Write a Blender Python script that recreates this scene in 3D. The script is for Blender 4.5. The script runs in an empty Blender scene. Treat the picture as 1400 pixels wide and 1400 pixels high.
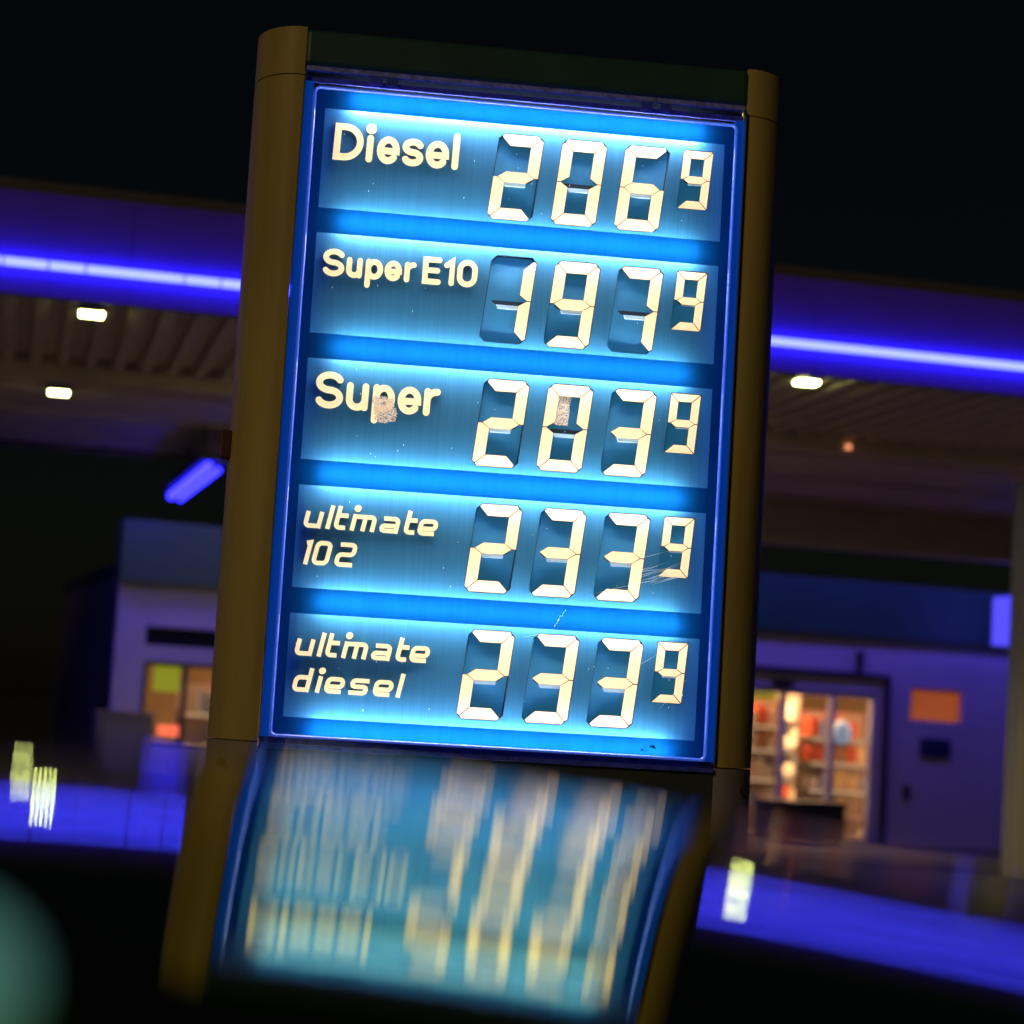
import bpy, bmesh, math, random
from mathutils import Vector, Matrix
from mathutils.geometry import tessellate_polygon

sc = bpy.context.scene
col = sc.collection
random.seed(7)

# ------------------------------------------------------------------ camera
CAM = Vector((-0.7023, -6.3848, 1.55))
PITCH, ROLL, YAW = 0.097673, -0.059636, -0.113281
Rz = Matrix.Rotation(YAW, 3, 'Z'); Rx = Matrix.Rotation(PITCH, 3, 'X'); Ry = Matrix.Rotation(ROLL, 3, 'Y')
RM = Rz @ Rx @ Ry                      # columns: right, forward, up
right, fwd, up = RM.col[0], RM.col[1], RM.col[2]
cam_data = bpy.data.cameras.new('camera')
cam = bpy.data.objects.new('camera', cam_data); col.objects.link(cam)
m = Matrix.Identity(4)
for i, v in enumerate((right, up, -fwd)):
    for j in range(3): m[j][i] = v[j]
m.translation = CAM
cam.matrix_world = m
cam_data.sensor_width = 36.0
cam_data.lens = 2900.0 / 1400.0 * 36.0
cam_data.clip_start = 0.02
cam_data.clip_end = 4000.0
cam_data.dof.use_dof = True
cam_data.dof.focus_distance = (Vector((0, 0.05, 2.45)) - CAM).dot(fwd)
cam_data.dof.aperture_fstop = 2.1
cam_data.dof.aperture_blades = 0
sc.camera = cam

# ------------------------------------------------------------------ night sky, one dim lamp-like sun, exposure
world = bpy.data.worlds.new('World'); sc.world = world; world.use_nodes = True
wn = world.node_tree; wn.nodes.clear()
sky = wn.nodes.new('ShaderNodeTexSky'); sky.sky_type = 'NISHITA'; sky.sun_disc = False
sky.sun_elevation = math.radians(12); sky.sun_rotation = math.radians(200)
bg = wn.nodes.new('ShaderNodeBackground'); bg.inputs[1].default_value = 0.0006
wo = wn.nodes.new('ShaderNodeOutputWorld')
wn.links.new(sky.outputs[0], bg.inputs[0]); wn.links.new(bg.outputs[0], wo.inputs[0])
sun_d = bpy.data.lights.new('sun', 'SUN'); sun_d.energy = 0.29; sun_d.angle = math.radians(10); sun_d.color = (1.0, 0.72, 0.42)
sun = bpy.data.objects.new('sun', sun_d); col.objects.link(sun)
sun.rotation_euler = Vector((0.62, 1.0, -0.42)).to_track_quat('-Z', 'Y').to_euler()

vs = sc.view_settings
vs.view_transform = 'Standard'; vs.look = 'None'; vs.exposure = 0.0; vs.gamma = 1.0; vs.use_curve_mapping = False
sc.render.engine = 'CYCLES'
cy = sc.cycles
cy.use_denoising = True
cy.max_bounces = 8; cy.diffuse_bounces = 4; cy.glossy_bounces = 4; cy.transmission_bounces = 4
cy.sample_clamp_indirect = 6.0
cy.blur_glossy = 0.0
cy.caustics_reflective = False; cy.caustics_refractive = False

# ------------------------------------------------------------------ helpers
MATS = {}
def mat(name, base, rough=0.5, metal=0.0, emis=None, estr=0.0, noise=0.0, nscale=8.0, nvec=(1, 1, 1), bump=0.0, ior=1.5, spec=0.5):
    if name in MATS: return MATS[name]
    mt = bpy.data.materials.new(name); mt.use_nodes = True
    nt = mt.node_tree; b = nt.nodes['Principled BSDF']
    b.inputs['Base Color'].default_value = (*base, 1); b.inputs['Roughness'].default_value = rough
    b.inputs['Metallic'].default_value = metal; b.inputs['IOR'].default_value = ior
    b.inputs['Specular IOR Level'].default_value = spec
    if emis:
        b.inputs['Emission Color'].default_value = (*emis, 1); b.inputs['Emission Strength'].default_value = estr
    if noise or bump:
        tc = nt.nodes.new('ShaderNodeTexCoord'); mp = nt.nodes.new('ShaderNodeMapping')
        mp.inputs['Scale'].default_value = nvec
        nz = nt.nodes.new('ShaderNodeTexNoise'); nz.inputs['Scale'].default_value = nscale; nz.inputs['Detail'].default_value = 6
        nt.links.new(tc.outputs['Object'], mp.inputs[0]); nt.links.new(mp.outputs[0], nz.inputs['Vector'])
        if noise:
            rp = nt.nodes.new('ShaderNodeMapRange')
            rp.inputs[1].default_value = 0.25; rp.inputs[2].default_value = 0.75
            rp.inputs[3].default_value = 1 - noise; rp.inputs[4].default_value = 1 + noise
            mx = nt.nodes.new('ShaderNodeVectorMath'); mx.operation = 'SCALE'
            mx.inputs[0].default_value = base
            nt.links.new(nz.outputs['Fac'], rp.inputs[0]); nt.links.new(rp.outputs[0], mx.inputs['Scale'])
            nt.links.new(mx.outputs[0], b.inputs['Base Color'])
        if bump:
            bp = nt.nodes.new('ShaderNodeBump'); bp.inputs['Strength'].default_value = bump; bp.inputs['Distance'].default_value = 0.01
            nt.links.new(nz.outputs['Fac'], bp.inputs['Height']); nt.links.new(bp.outputs[0], b.inputs['Normal'])
    MATS[name] = mt
    return mt

def emit(name, c, s):
    if name in MATS: return MATS[name]
    mt = bpy.data.materials.new(name); mt.use_nodes = True
    nt = mt.node_tree; nt.nodes.clear()
    e = nt.nodes.new('ShaderNodeEmission'); e.inputs[0].default_value = (*c, 1); e.inputs[1].default_value = s
    o = nt.nodes.new('ShaderNodeOutputMaterial'); nt.links.new(e.outputs[0], o.inputs[0])
    MATS[name] = mt
    return mt

def empty(name, loc=(0, 0, 0), rz=0.0, label=None, cat=None, group=None):
    o = bpy.data.objects.new(name, None); col.objects.link(o)
    o.location = loc; o.rotation_euler = (0, 0, rz)
    tag(o, label, cat, group)
    return o

def tag(o, label=None, cat=None, group=None, kind=None):
    if label: o['label'] = label
    if cat: o['category'] = cat
    if group: o['group'] = group
    if kind: o['kind'] = kind
    return o

class MB:
    """collects simple shapes into one mesh"""
    def __init__(self): self.v = []; self.f = []; self.mi = []
    def add(self, verts, faces, mi=0):
        n = len(self.v); self.v += [tuple(p) for p in verts]
        for f in faces: self.f.append([i + n for i in f]); self.mi.append(mi)
        return self
    def box(self, x0, x1, y0, y1, z0, z1, mi=0):
        vs_ = [(x0,y0,z0),(x1,y0,z0),(x1,y1,z0),(x0,y1,z0),(x0,y0,z1),(x1,y0,z1),(x1,y1,z1),(x0,y1,z1)]
        return self.add(vs_, [(0,3,2,1),(4,5,6,7),(0,1,5,4),(1,2,6,5),(2,3,7,6),(3,0,4,7)], mi)
    def prism(self, poly, y0, y1, mi=0):
        """2D polygon (x,z), CCW seen from the front (-y), extruded from y0 (front) to y1"""
        n = len(poly)
        vs_ = [(p[0], y0, p[1]) for p in poly] + [(p[0], y1, p[1]) for p in poly]
        fs = [tuple(range(n)), tuple(range(2*n-1, n-1, -1))]
        for i in range(n):
            j = (i + 1) % n; fs.append((i, i + n, j + n, j))
        return self.add(vs_, fs, mi)
    def tube(self, a, b, r, n=12, mi=0):
        a = Vector(a); b = Vector(b); d = (b - a).normalized()
        u = d.orthogonal().normalized(); w = d.cross(u)
        vs_ = []
        for p in (a, b):
            for i in range(n):
                t = 2*math.pi*i/n; vs_.append(p + u*(r*math.cos(t)) + w*(r*math.sin(t)))
        fs = [(i, (i+1) % n, (i+1) % n + n, i + n) for i in range(n)]
        fs += [tuple(range(n-1, -1, -1)), tuple(range(n, 2*n))]
        return self.add(vs_, fs, mi)
    def extrude_z(self, poly, z0, z1, mi=0):
        n = len(poly)
        vs_ = [(p[0], p[1], z0) for p in poly] + [(p[0], p[1], z1) for p in poly]
        fs = [tuple(range(n-1, -1, -1)), tuple(range(n, 2*n))]
        for i in range(n):
            j = (i + 1) % n; fs.append((i, j, j + n, i + n))
        return self.add(vs_, fs, mi)
    def sheet_with_holes(self, outer, holes, y, mi=0):
        loops = [outer] + holes
        tris = tessellate_polygon([[Vector((p[0], p[1], 0)) for p in lp] for lp in loops])
        flat = [p for lp in loops for p in lp]
        out = []
        for t in tris:
            a, b, c = (flat[i] for i in t)
            cr = (b[0]-a[0])*(c[1]-a[1]) - (b[1]-a[1])*(c[0]-a[0])
            out.append(t if cr > 0 else (t[0], t[2], t[1]))
        return self.add([(p[0], y, p[1]) for p in flat], out, mi)
    def build(self, name, mats, parent=None, smooth=False, loc=None):
        me = bpy.data.meshes.new(name); me.from_pydata(self.v, [], self.f)
        if not isinstance(mats, (list, tuple)): mats = [mats]
        for k in mats: me.materials.append(k)
        for p, i in zip(me.polygons, self.mi): p.material_index = i; p.use_smooth = smooth
        me.update()
        o = bpy.data.objects.new(name, me); col.objects.link(o)
        if parent: o.parent = parent
        if loc: o.location = loc
        return o

def smooth_by_angle(o, deg=40):
    me = o.data
    for p in me.polygons: p.use_smooth = True
    me.set_sharp_from_angle(angle=math.radians(deg))

def bevel(o, w, seg=2):
    md = o.modifiers.new('bevel', 'BEVEL'); md.width = w; md.segments = seg; md.limit_method = 'ANGLE'; md.angle_limit = math.radians(40)
    return o

# ------------------------------------------------------------------ materials
M_yellow  = mat('column_paint', (0.58, 0.45, 0.12), 0.6, noise=0.28, nscale=9, nvec=(1, 1, .12), bump=.05)
M_grey    = mat('column_grey', (0.36, 0.33, 0.29), 0.75, noise=0.12, nscale=6)
M_green   = mat('header_green', (0.028, 0.10, 0.078), 0.42, noise=0.15, nscale=7)
M_black   = mat('black_gap', (0.008, 0.009, 0.012), 0.6)
M_blue    = mat('cabinet_blue', (0.01, 0.05, 0.30), 0.35)
M_steel   = mat('rail_leak_blue', (0.09, 0.12, 0.62), 0.35, metal=0.2, noise=0.45, nscale=40)  # blue-violet base puts the glow of leaking tube light into the rails
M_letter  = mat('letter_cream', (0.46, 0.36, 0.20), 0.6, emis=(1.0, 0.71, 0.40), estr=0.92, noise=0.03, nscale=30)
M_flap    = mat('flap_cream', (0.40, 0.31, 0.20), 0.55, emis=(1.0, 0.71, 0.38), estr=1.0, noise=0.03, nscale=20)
M_rim_dark = mat('flap_back', (0.03, 0.022, 0.015), 0.7)
M_well    = mat('well_wall', (0.012, 0.03, 0.06), 0.6)
M_ledge   = mat('ledge_pale', (0.45, 0.70, 0.90), 0.4)
M_floor   = mat('well_floor_glow', (0.03, 0.17, 0.36), 0.5, emis=(0.03, 0.36, 0.66), estr=0.19, noise=0.08, nscale=12)  # emission stands in for light behind the wells, which the tubes leave dark

def plate_material():
    mt = bpy.data.materials.new('row_plate_blue'); mt.use_nodes = True
    nt = mt.node_tree; b = nt.nodes['Principled BSDF']
    tc = nt.nodes.new('ShaderNodeTexCoord')
    mp = nt.nodes.new('ShaderNodeMapping'); mp.inputs['Scale'].default_value = (90, 90, 1.2)
    n1 = nt.nodes.new('ShaderNodeTexNoise'); n1.inputs['Scale'].default_value = 2.0; n1.inputs['Detail'].default_value = 5
    nt.links.new(tc.outputs['Object'], mp.inputs[0]); nt.links.new(mp.outputs[0], n1.inputs['Vector'])
    cr = nt.nodes.new('ShaderNodeValToRGB')
    cr.color_ramp.elements[0].position = 0.3; cr.color_ramp.elements[0].color = (0.017, 0.128, 0.262, 1)
    cr.color_ramp.elements[1].position = 0.7; cr.color_ramp.elements[1].color = (0.021, 0.158, 0.305, 1)
    nt.links.new(n1.outputs['Fac'], cr.inputs[0]); nt.links.new(cr.outputs[0], b.inputs['Base Color'])
    b.inputs['Roughness'].default_value = 0.5; b.inputs['IOR'].default_value = 1.5; b.inputs['Specular IOR Level'].default_value = 0.42
    return mt
M_plate = plate_material()

def sheet_material():
    mt = bpy.data.materials.new('face_acrylic_blue'); mt.use_nodes = True
    nt = mt.node_tree; nt.nodes.clear()
    o = nt.nodes.new('ShaderNodeOutputMaterial')
    tr = nt.nodes.new('ShaderNodeBsdfTranslucent')
    df = nt.nodes.new('ShaderNodeBsdfDiffuse'); df.inputs[0].default_value = (0.004, 0.02, 0.12, 1)
    gl = nt.nodes.new('ShaderNodeBsdfGlossy'); gl.inputs['Roughness'].default_value = 0.15; gl.inputs[0].default_value = (.5, .5, .5, 1)
    tc = nt.nodes.new('ShaderNodeTexCoord')
    mp = nt.nodes.new('ShaderNodeMapping'); mp.inputs['Scale'].default_value = (40, 40, 1.5)
    n1 = nt.nodes.new('ShaderNodeTexNoise'); n1.inputs['Scale'].default_value = 1.5
    nt.links.new(tc.outputs['Object'], mp.inputs[0]); nt.links.new(mp.outputs[0], n1.inputs['Vector'])
    cr = nt.nodes.new('ShaderNodeValToRGB')
    cr.color_ramp.elements[0].position = 0.3; cr.color_ramp.elements[0].color = (0.0003, 0.0130, 0.054, 1)
    cr.color_ramp.elements[1].position = 0.7; cr.color_ramp.elements[1].color = (0.0004, 0.0162, 0.062, 1)
    nt.links.new(n1.outputs['Fac'], cr.inputs[0]); nt.links.new(cr.outputs[0], tr.inputs[0])
    ad = nt.nodes.new('ShaderNodeAddShader'); nt.links.new(tr.outputs[0], ad.inputs[0]); nt.links.new(df.outputs[0], ad.inputs[1])
    mx = nt.nodes.new('ShaderNodeMixShader'); mx.inputs[0].default_value = 0.04
    nt.links.new(ad.outputs[0], mx.inputs[1]); nt.links.new(gl.outputs[0], mx.inputs[2])
    nt.links.new(mx.outputs[0], o.inputs[0])
    return mt
M_sheet = sheet_material()

# ------------------------------------------------------------------ the ground
M_asphalt = mat('asphalt', (0.05, 0.05, 0.052), 0.75, noise=0.35, nscale=40, bump=0.4)
M_slab    = mat('forecourt_concrete', (0.34, 0.32, 0.30), 0.6, noise=0.2, nscale=3, bump=0.1)
tag(MB().add([(-600,-600,0),(600,-600,0),(600,600,0),(-600,600,0)], [(0,1,2,3)]).build('ground', M_asphalt), kind='structure')
tag(MB().add([(-16,7.5,.004),(20,11,.004),(18,19.5,.004),(-18,17,.004)], [(0,1,2,3)]).build('forecourt', M_slab), kind='structure')
# raised island that carries the sign
kerb = MB().box(-1.6, 1.6, -.25, .75, 0, .13).build('kerb_island', M_slab); bevel(kerb, .02); tag(kerb, kind='structure')

# ------------------------------------------------------------------ the price sign
SIGN = empty('price_sign', (0, 0.2, 0), 0, 'tall illuminated blue fuel price sign with cream seven-segment prices', 'price sign')
OFF = Vector((0, -0.2, 0))
def sp(o, parent=SIGN):
    """parts are modelled in world coordinates, the root stands at the sign's foot"""
    o.parent = parent
    o.location = OFF if parent is SIGN else (0, 0, 0)
    return o
def build(mb, name, mats, parent=SIGN, smooth=False):
    o = mb.build(name, mats, None, smooth); sp(o, parent); return o

# rounded side columns
def column_poly(side, gx=0.0):
    pts = [(0.695, 0.035)]
    for i in range(1, 15):
        t = i/14*math.pi/2
        pts.append((0.70 + 0.148*math.sin(t), 0.22 - 0.19*math.cos(t)))
    for i in range(1, 15):
        t = i/14*math.pi/2
        pts.append((0.70 + 0.148*math.cos(t), 0.22 + 0.19*math.sin(t)))
    pts.append((0.695, 0.405))
    if side < 0: pts = [(-x, y) for x, y in reversed(pts)]
    return pts
for side in (-1, 1):
    c = build(MB().extrude_z(column_poly(side), 1.444, 3.487), 'side_column', M_yellow); smooth_by_angle(c)
    k = build(MB().extrude_z(column_poly(side), 3.491, 3.640), 'column_cap', M_yellow, c); smooth_by_angle(k)
    f_ = build(MB().extrude_z(column_poly(side), 0.13, 1.440), 'column_foot', M_grey, c); smooth_by_angle(f_)
    s_ = MB().tube((side*.80, .033, 1.375), (side*.80, .085, 1.375), .012, 14)
    build(s_, 'screw', mat('screw_dark', (0.05, 0.05, 0.06), 0.4, metal=.5), c)
sensor = build(MB().box(-.872, -.838, .15, .22, 2.30, 2.385), 'sensor_box', mat('sensor_brown', (0.10, 0.03, 0.02), 0.4)); bevel(sensor, .005)

# header, rails under it, cabinet, base
h_ = build(MB().box(-.694, .694, .02, .40, 3.520, 3.632), 'header', M_green); bevel(h_, .012)
build(MB().box(-.690, .690, .032, .05, 3.505, 3.5195), 'header_lip', mat('header_lip_leak', (0.32, 0.36, 0.85), 0.4, noise=.5, nscale=50))  # violet colour imitates tube light leaking up under the header
build(MB().box(-.688, .688, .045, .06, 3.474, 3.488), 'rail', M_steel)
for x in (-.49, -.44, .36, .42):
    build(MB().box(x, x+.035, .028, .044, 3.476, 3.500).box(x+.045, x+.055, .034, .044, 3.478, 3.486), 'clip', M_steel)
build(MB().box(-.692, .692, .095, .11, 3.40, 3.5195), 'gap_backing', mat('gap_black', (0.004, 0.006, 0.015), 0.9, spec=0.0))
cab = MB()
cab.box(-.690, .690, .15, .39, 1.40, 3.50)
build(cab, 'cabinet', M_blue)
build(MB().box(-.692, .692, .03, .40, .13, 1.425), 'base_panel', mat('base_green', (0.05, 0.065, 0.055), 0.4, noise=.2, nscale=5))
lipb = build(MB().box(-.690, .690, .012, .07, 1.4265, 1.440), 'bottom_rail', M_steel)
build(MB().box(-.690, .690, .03, .12, 1.441, 1.4585), 'bottom_trim', mat('bottom_trim_blue', (0.02, 0.03, 0.16), 0.4, noise=.6, nscale=25))
for side in (-1, 1):
    x0, x1 = sorted((side*.664, side*.690))
    build(MB().box(x0, x1, .03, .14, 1.459, 3.47), 'side_trim', mat('side_trim_glow', (0.008, 0.05, 0.28), 0.3, emis=(0.0, 0.045, 0.34), estr=0.55))  # emission puts tube light into the trim, which the tubes don't reach
    x0, x1 = sorted((side*.6905, side*.694))
    build(MB().box(x0, x1, .012, .034, 1.45, 3.50), 'edge_strip', mat('edge_strip', (0.25, 0.4, 0.5), 0.25, metal=.7))

# face frame lip: rounded rectangle swept with a half-round profile
def rounded_rect(x0, x1, z0, z1, r, n=6):
    pts = []
    for cx, cz, a0 in ((x1-r, z0+r, -90), (x1-r, z1-r, 0), (x0+r, z1-r, 90), (x0+r, z0+r, 180)):
        for i in range(n+1):
            a = math.radians(a0 + 90*i/n); pts.append((cx + r*math.cos(a), cz + r*math.sin(a)))
    return pts
lip = MB(); prof = [(0.0, 0.0), (-.0015, -.006), (-.005, -.008), (-.0085, -.006), (-.010, .0), (-.010, .05), (0.0, .05)]
base_loop = rounded_rect(-.664, .664, 1.459, 3.449, .022)
n = len(base_loop); npf = len(prof)
vs_ = []
for i, (x, z) in enumerate(base_loop):
    a = base_loop[i-1]; b_ = base_loop[(i+1) % n]
    tx, tz = b_[0]-a[0], b_[1]-a[1]; L = math.hypot(tx, tz); nx, nz = tz/L, -tx/L     # outward
    for (o_, y) in prof: vs_.append((x + nx*o_, y, z + nz*o_))
fs = []
for i in range(n):
    for j in range(npf):
        fs.append((i*npf+j, ((i+1) % n)*npf+j, ((i+1) % n)*npf+(j+1) % npf, i*npf+(j+1) % npf))
lip.add(vs_, fs)
M_lip = mat('lip_blue_glow', (0.03, 0.09, 0.50), 0.25, emis=(0.06, 0.13, 0.75), estr=0.42)  # faint emission paints tube light onto the frame lip
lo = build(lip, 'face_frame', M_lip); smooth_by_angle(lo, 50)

# face sheet: one blue acrylic sheet with five windows
Z0, PITCHR, RH, HW = 3.3809, 0.38755, 0.30986, 0.625
outer = rounded_rect(-.656, .656, 1.466, 3.443, .016)
wins = []
for i in range(5):
    zt = Z0 - i*PITCHR
    wins.append([(-HW, zt-RH), (HW, zt-RH), (HW, zt), (-HW, zt)])
fs_ = MB().sheet_with_holes(outer, wins, 0.004)
build(fs_, 'face_sheet', M_sheet)

# fluorescent tubes behind the bands
TUBE_Y = .040
band_z = [Z0 + .033] + [Z0 - i*PITCHR - RH - (PITCHR-RH)/2 for i in range(4)] + [Z0 - 4*PITCHR - RH - .036]
for z, k_, xa, xb in zip(band_z, (1.12, 1.0, .90, 1.04, .95, 1.10), (-.545, -.56, -.55, -.565, -.55, -.54), (.555, .56, .545, .55, .56, .55)):
    build(MB().tube((xa, TUBE_Y, z), (xb, TUBE_Y, z), .010, 10), 'lamp_tube', emit('tube_light_%d' % int(k_*100), (1.0, 0.94 + .03*k_, 0.86 + .03*k_), 103.0*k_), smooth=True)

# ---- stroke lettering
PLY = .058                      # front plane of the row plates
def ribbon(mb, pts, w, y0, y1, closed=False, round_caps=False):
    P = [Vector(p) for p in pts]
    q = [P[0]]
    for p in P[1:]:
        if (p - q[-1]).length > 1e-5: q.append(p)
    P = q
    if closed and (P[0]-P[-1]).length < 1e-5: P.pop()
    n = len(P); Ls, Rs = [], []
    for i in range(n):
        a = P[i-1] if (i > 0 or closed) else None
        b = P[(i+1) % n] if (i < n-1 or closed) else None
        d1 = (P[i]-a).normalized() if a is not None else None
        d2 = (b-P[i]).normalized() if b is not None else None
        if d1 is None: d1 = d2
        if d2 is None: d2 = d1
        t = (d1 + d2)
        t = t.normalized() if t.length > 1e-6 else d1
        nn = Vector((-t.y, t.x)); k = min(1/max(.35, nn.dot(Vector((-d1.y, d1.x)))), 2.0)
        Ls.append(P[i] + nn*(w/2*k)); Rs.append(P[i] - nn*(w/2*k))
    if round_caps and not closed:
        for end in (0, -1):
            d = (P[1]-P[0]).normalized()*-1 if end == 0 else (P[-1]-P[-2]).normalized()
            nn = Vector((-d.y, d.x)); c = P[end]
            poly = [(c.x + (nn*math.cos(t) + d*math.sin(t)).x*w/2, c.y + (nn*math.cos(t) + d*math.sin(t)).y*w/2) for t in [math.pi*i/8 for i in range(9)]]
            ar = sum(poly[i][0]*poly[(i+1) % 9][1]-poly[(i+1) % 9][0]*poly[i][1] for i in range(9))
            if ar < 0: poly.reverse()
            mb.prism(poly, y0 + .00004, y1)
    segs = n if closed else n-1
    for i in range(segs):
        j = (i+1) % n
        quad = [Rs[i], Rs[j], Ls[j], Ls[i]]
        ar = sum(quad[k].x*quad[(k+1) % 4].y - quad[(k+1) % 4].x*quad[k].y for k in range(4))
        if ar < 0: quad.reverse()
        mb.prism([(p.x, p.y) for p in quad], y0, y1)
def arc(cx, cy, rx, ry, a0, a1, n=16):
    return [(cx + rx*math.cos(math.radians(a0 + (a1-a0)*i/n)), cy + ry*math.sin(math.radians(a0 + (a1-a0)*i/n))) for i in range(n+1)]

def glyph_round(ch, w, X, H, st):
    """rounded sans letter in a box w wide; returns list of (points, closed, roundcaps)"""
    h = st/2
    if ch == 'D':
        r = min(w*.62, (H-st)/2)
        return [([(h, h), (w-h-r, h)] + arc(w-h-r, H/2, r, H/2-h, -90, 90)[1:] + [(h, H-h)], True, False)]
    if ch == 'i': return [([(w/2, h), (w/2, X-h)], False, True), (arc(w/2, H-h*.9, h*.6, h*.6, 0, 350, 12), True, False)]
    if ch == 'l': return [([(w/2, h), (w/2, H-h)], False, True)]
    if ch == 'e':
        return [([(h, X*.47), (w-h, X*.47)] + arc(w/2, X/2, w/2-h, X/2-h, 0, 318, 26)[1:], False, True)]
    if ch in 'sS':
        T = X if ch == 's' else H
        ry = (T-st)/4; rx = w/2-h
        up_ = arc(w/2, T-h-ry, rx, ry, 25, 270, 18); lo_ = arc(w/2, h+ry, rx, ry, 90, -155, 18)
        return [(up_ + lo_[1:], False, True)]
    if ch == 'u':
        r = w/2-h
        return [([(h, X-h), (h, h+r)] + arc(w/2, h+r, r, r, 180, 360)[1:], False, True), ([(w-h, X-h), (w-h, h)], False, True)]
    if ch == 'p':
        return [([(h, X-h), (h, -X*.30)], False, True), (arc(w/2, X/2, w/2-h, X/2-h, 0, 352, 26), True, False)]
    if ch == 'r':
        r = w-h*1.7
        return [([(h, h), (h, X-h)], False, True), (arc(h+r, X-h-r*.92, r, r*.92, 180, 92), False, True)]
    if ch == 'E':
        return [([(w-h, h), (h, h), (h, H-h), (w-h, H-h)], False, True), ([(h, H*.51), (w-h*1.5, H*.51)], False, True)]
    if ch == '1': return [([(h*.9, H*.74), (w-h, H-h), (w-h, h)], False, True)]
    if ch == '0':
        rx = w/2-h; k = (H-st)/2-rx
        return [(arc(w/2, h+rx, rx, rx, 180, 360) + arc(w/2, H-h-rx, rx, rx, 0, 180), True, False)]
def place_letter(parent, name_glyphs, row, u0, base, st, slant=0.0):
    mb = MB(); zt = Z0 - row*PITCHR; k = 0
    for pts, closed, rc in name_glyphs:
        P = [(-HW + u0 + x + slant*y, zt + base + y) for x, y in pts]
        ribbon(mb, P, st, PLY - .004 - k*.00015, PLY - .0002, closed, rc); k += 1
    return build(mb, 'letter', M_letter, parent)

# glyphs of the italic technical lettering (box-rounded)
def rr(x0, x1, y0, y1, r, a0=0, n=4):
    pts = []
    for cx, cz, a in ((x1-r, y0+r, -90), (x1-r, y1-r, 0), (x0+r, y1-r, 90), (x0+r, y0+r, 180)):
        pts += [(cx + r*math.cos(math.radians(a+90*i/n)), cz + r*math.sin(math.radians(a+90*i/n))) for i in range(n+1)]
    return pts
def corner(cx, cy, r, a0, a1, n=4): return arc(cx, cy, r, r, a0, a1, n)
def glyph_tech(ch, w, X, H, st):
    h = st/2; r = .011
    if ch == 'u': return [([(h, X)] + corner(h+r, h+r, r, 180, 270) + [(w-h*1.6, h)], False, False), ([(w-h, X), (w-h, 0)], False, False)]
    if ch == 'l': return [([(h, H), (h, 0)], False, False)]
    if ch == 't': return [([(h, H)] + corner(h+r, h+r, r, 180, 270) + [(w, h)], False, False), ([(h, X-h), (w*1.02, X-h)], False, False)]
    if ch == 'i': return [([(h, X), (h, 0)], False, False), (arc(h, H-h*.9, h*.55, h*.55, 0, 350, 12), True, False)]
    if ch == 'm':   # the i and the m run together under one dot
        return [([(h, 0), (h, X-h), (h, X)], False, False), ([(h, X-h)] + [(w-h-r, X-h)] + corner(w-h-r, X-h-r, r, 90, 0) + [(w-h, 0)], False, False),
                ([(w/2+h*.3, X-h), (w/2+h*.3, 0)], False, False), (arc(h*1.3, H*1.0-h*.6, h*.6, h*.6, 0, 350, 12), True, False)]
    if ch == 'a':
        return [([(w*.12, X-h), (w-h-r, X-h)] + corner(w-h-r, X-h-r, r, 90, 0) + [(w-h, 0)], False, False),
                ([(w-h, h), (h+r*.7, h)] + corner(h+r*.7, h+r*.7, r*.7, 270, 90) + [(w-h, h+r*1.4)], False, False)]
    if ch == 'e':
        return [([(w*.90, h), (h+r, h)] + corner(h+r, h+r, r, 270, 180) + corner(h+r, X-h-r, r, 180, 90) + corner(w-h-r, X-h-r, r, 90, 0) +
                 corner(w-h-r*.8, X*.42+r*.8, r*.8, 0, -90) + [(h, X*.42)], False, False)]
    if ch == 's':
        q = (X-st)/4
        return [([(w*.96, X-h), (h+q, X-h)] + corner(h+q, X-h-q, q, 90, 270) + [(w-h-q, h+2*q)] + corner(w-h-q, h+q, q, 90, -90) + [(w*.02, h)], False, False)]
    if ch == 'd':
        return [([(w-h, H), (w-h, 0)], False, False), ([(w-h, h), (h+r, h)] + corner(h+r, h+r, r, 270, 180) + corner(h+r, X-h-r, r, 180, 90) + [(w-h, X-h)], False, False)]
    if ch == '1': return [([(-h*.6, H-h*1.4), (w-h, H-h), (w-h, 0)], False, False)]
    if ch == '0': return [(rr(h, w-h, h, H-h, r*1.1), True, False)]
    if ch == '2':
        mid = H*.50
        return [([(w*.10, H-h), (w-h-r, H-h)] + corner(w-h-r, H-h-r, r, 90, 0) + corner(w-h-r, mid+r, r, 0, -90) + corner(h+r, mid-r, r, 90, 180) + corner(h+r, h+r, r, 180, 270) + [(w*.96, h)], False, False)]

# ---- row plates with digit wells
SEGS = {'0': 'abcdef', '1': 'bc', '2': 'abged', '3': 'abgcd', '6': 'afgecd', '7': 'abc', '9': 'abcdfg'}
BIG = dict(w=.139, h=.271, t=.0355, sl=.026, ch=.016)
SML = dict(w=.093, h=.186, t=.0245, sl=.0135, ch=.003)
DX = [(-.0765+.0, -.0135, BIG), (.1235, -.0135, BIG), (.3235, -.0135, BIG), (.5085, -.0135, SML)]
def dmap(d, x0, ztop):
    return lambda x, y: (x0 + x - d['sl']*(d['h']-y)/d['h'], ztop - d['h'] + y)
def outline(d, grow=0.0):
    w, h, c = d['w'], d['h'], d['ch']; g = grow
    return [(c-g*.4, -g), (w-c+g*.4, -g), (w+g, c-g*.4), (w+g, h-c+g*.4), (w-c+g*.4, h+g), (c-g*.4, h+g), (-g, h-c+g*.4), (-g, c-g*.4)]
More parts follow.
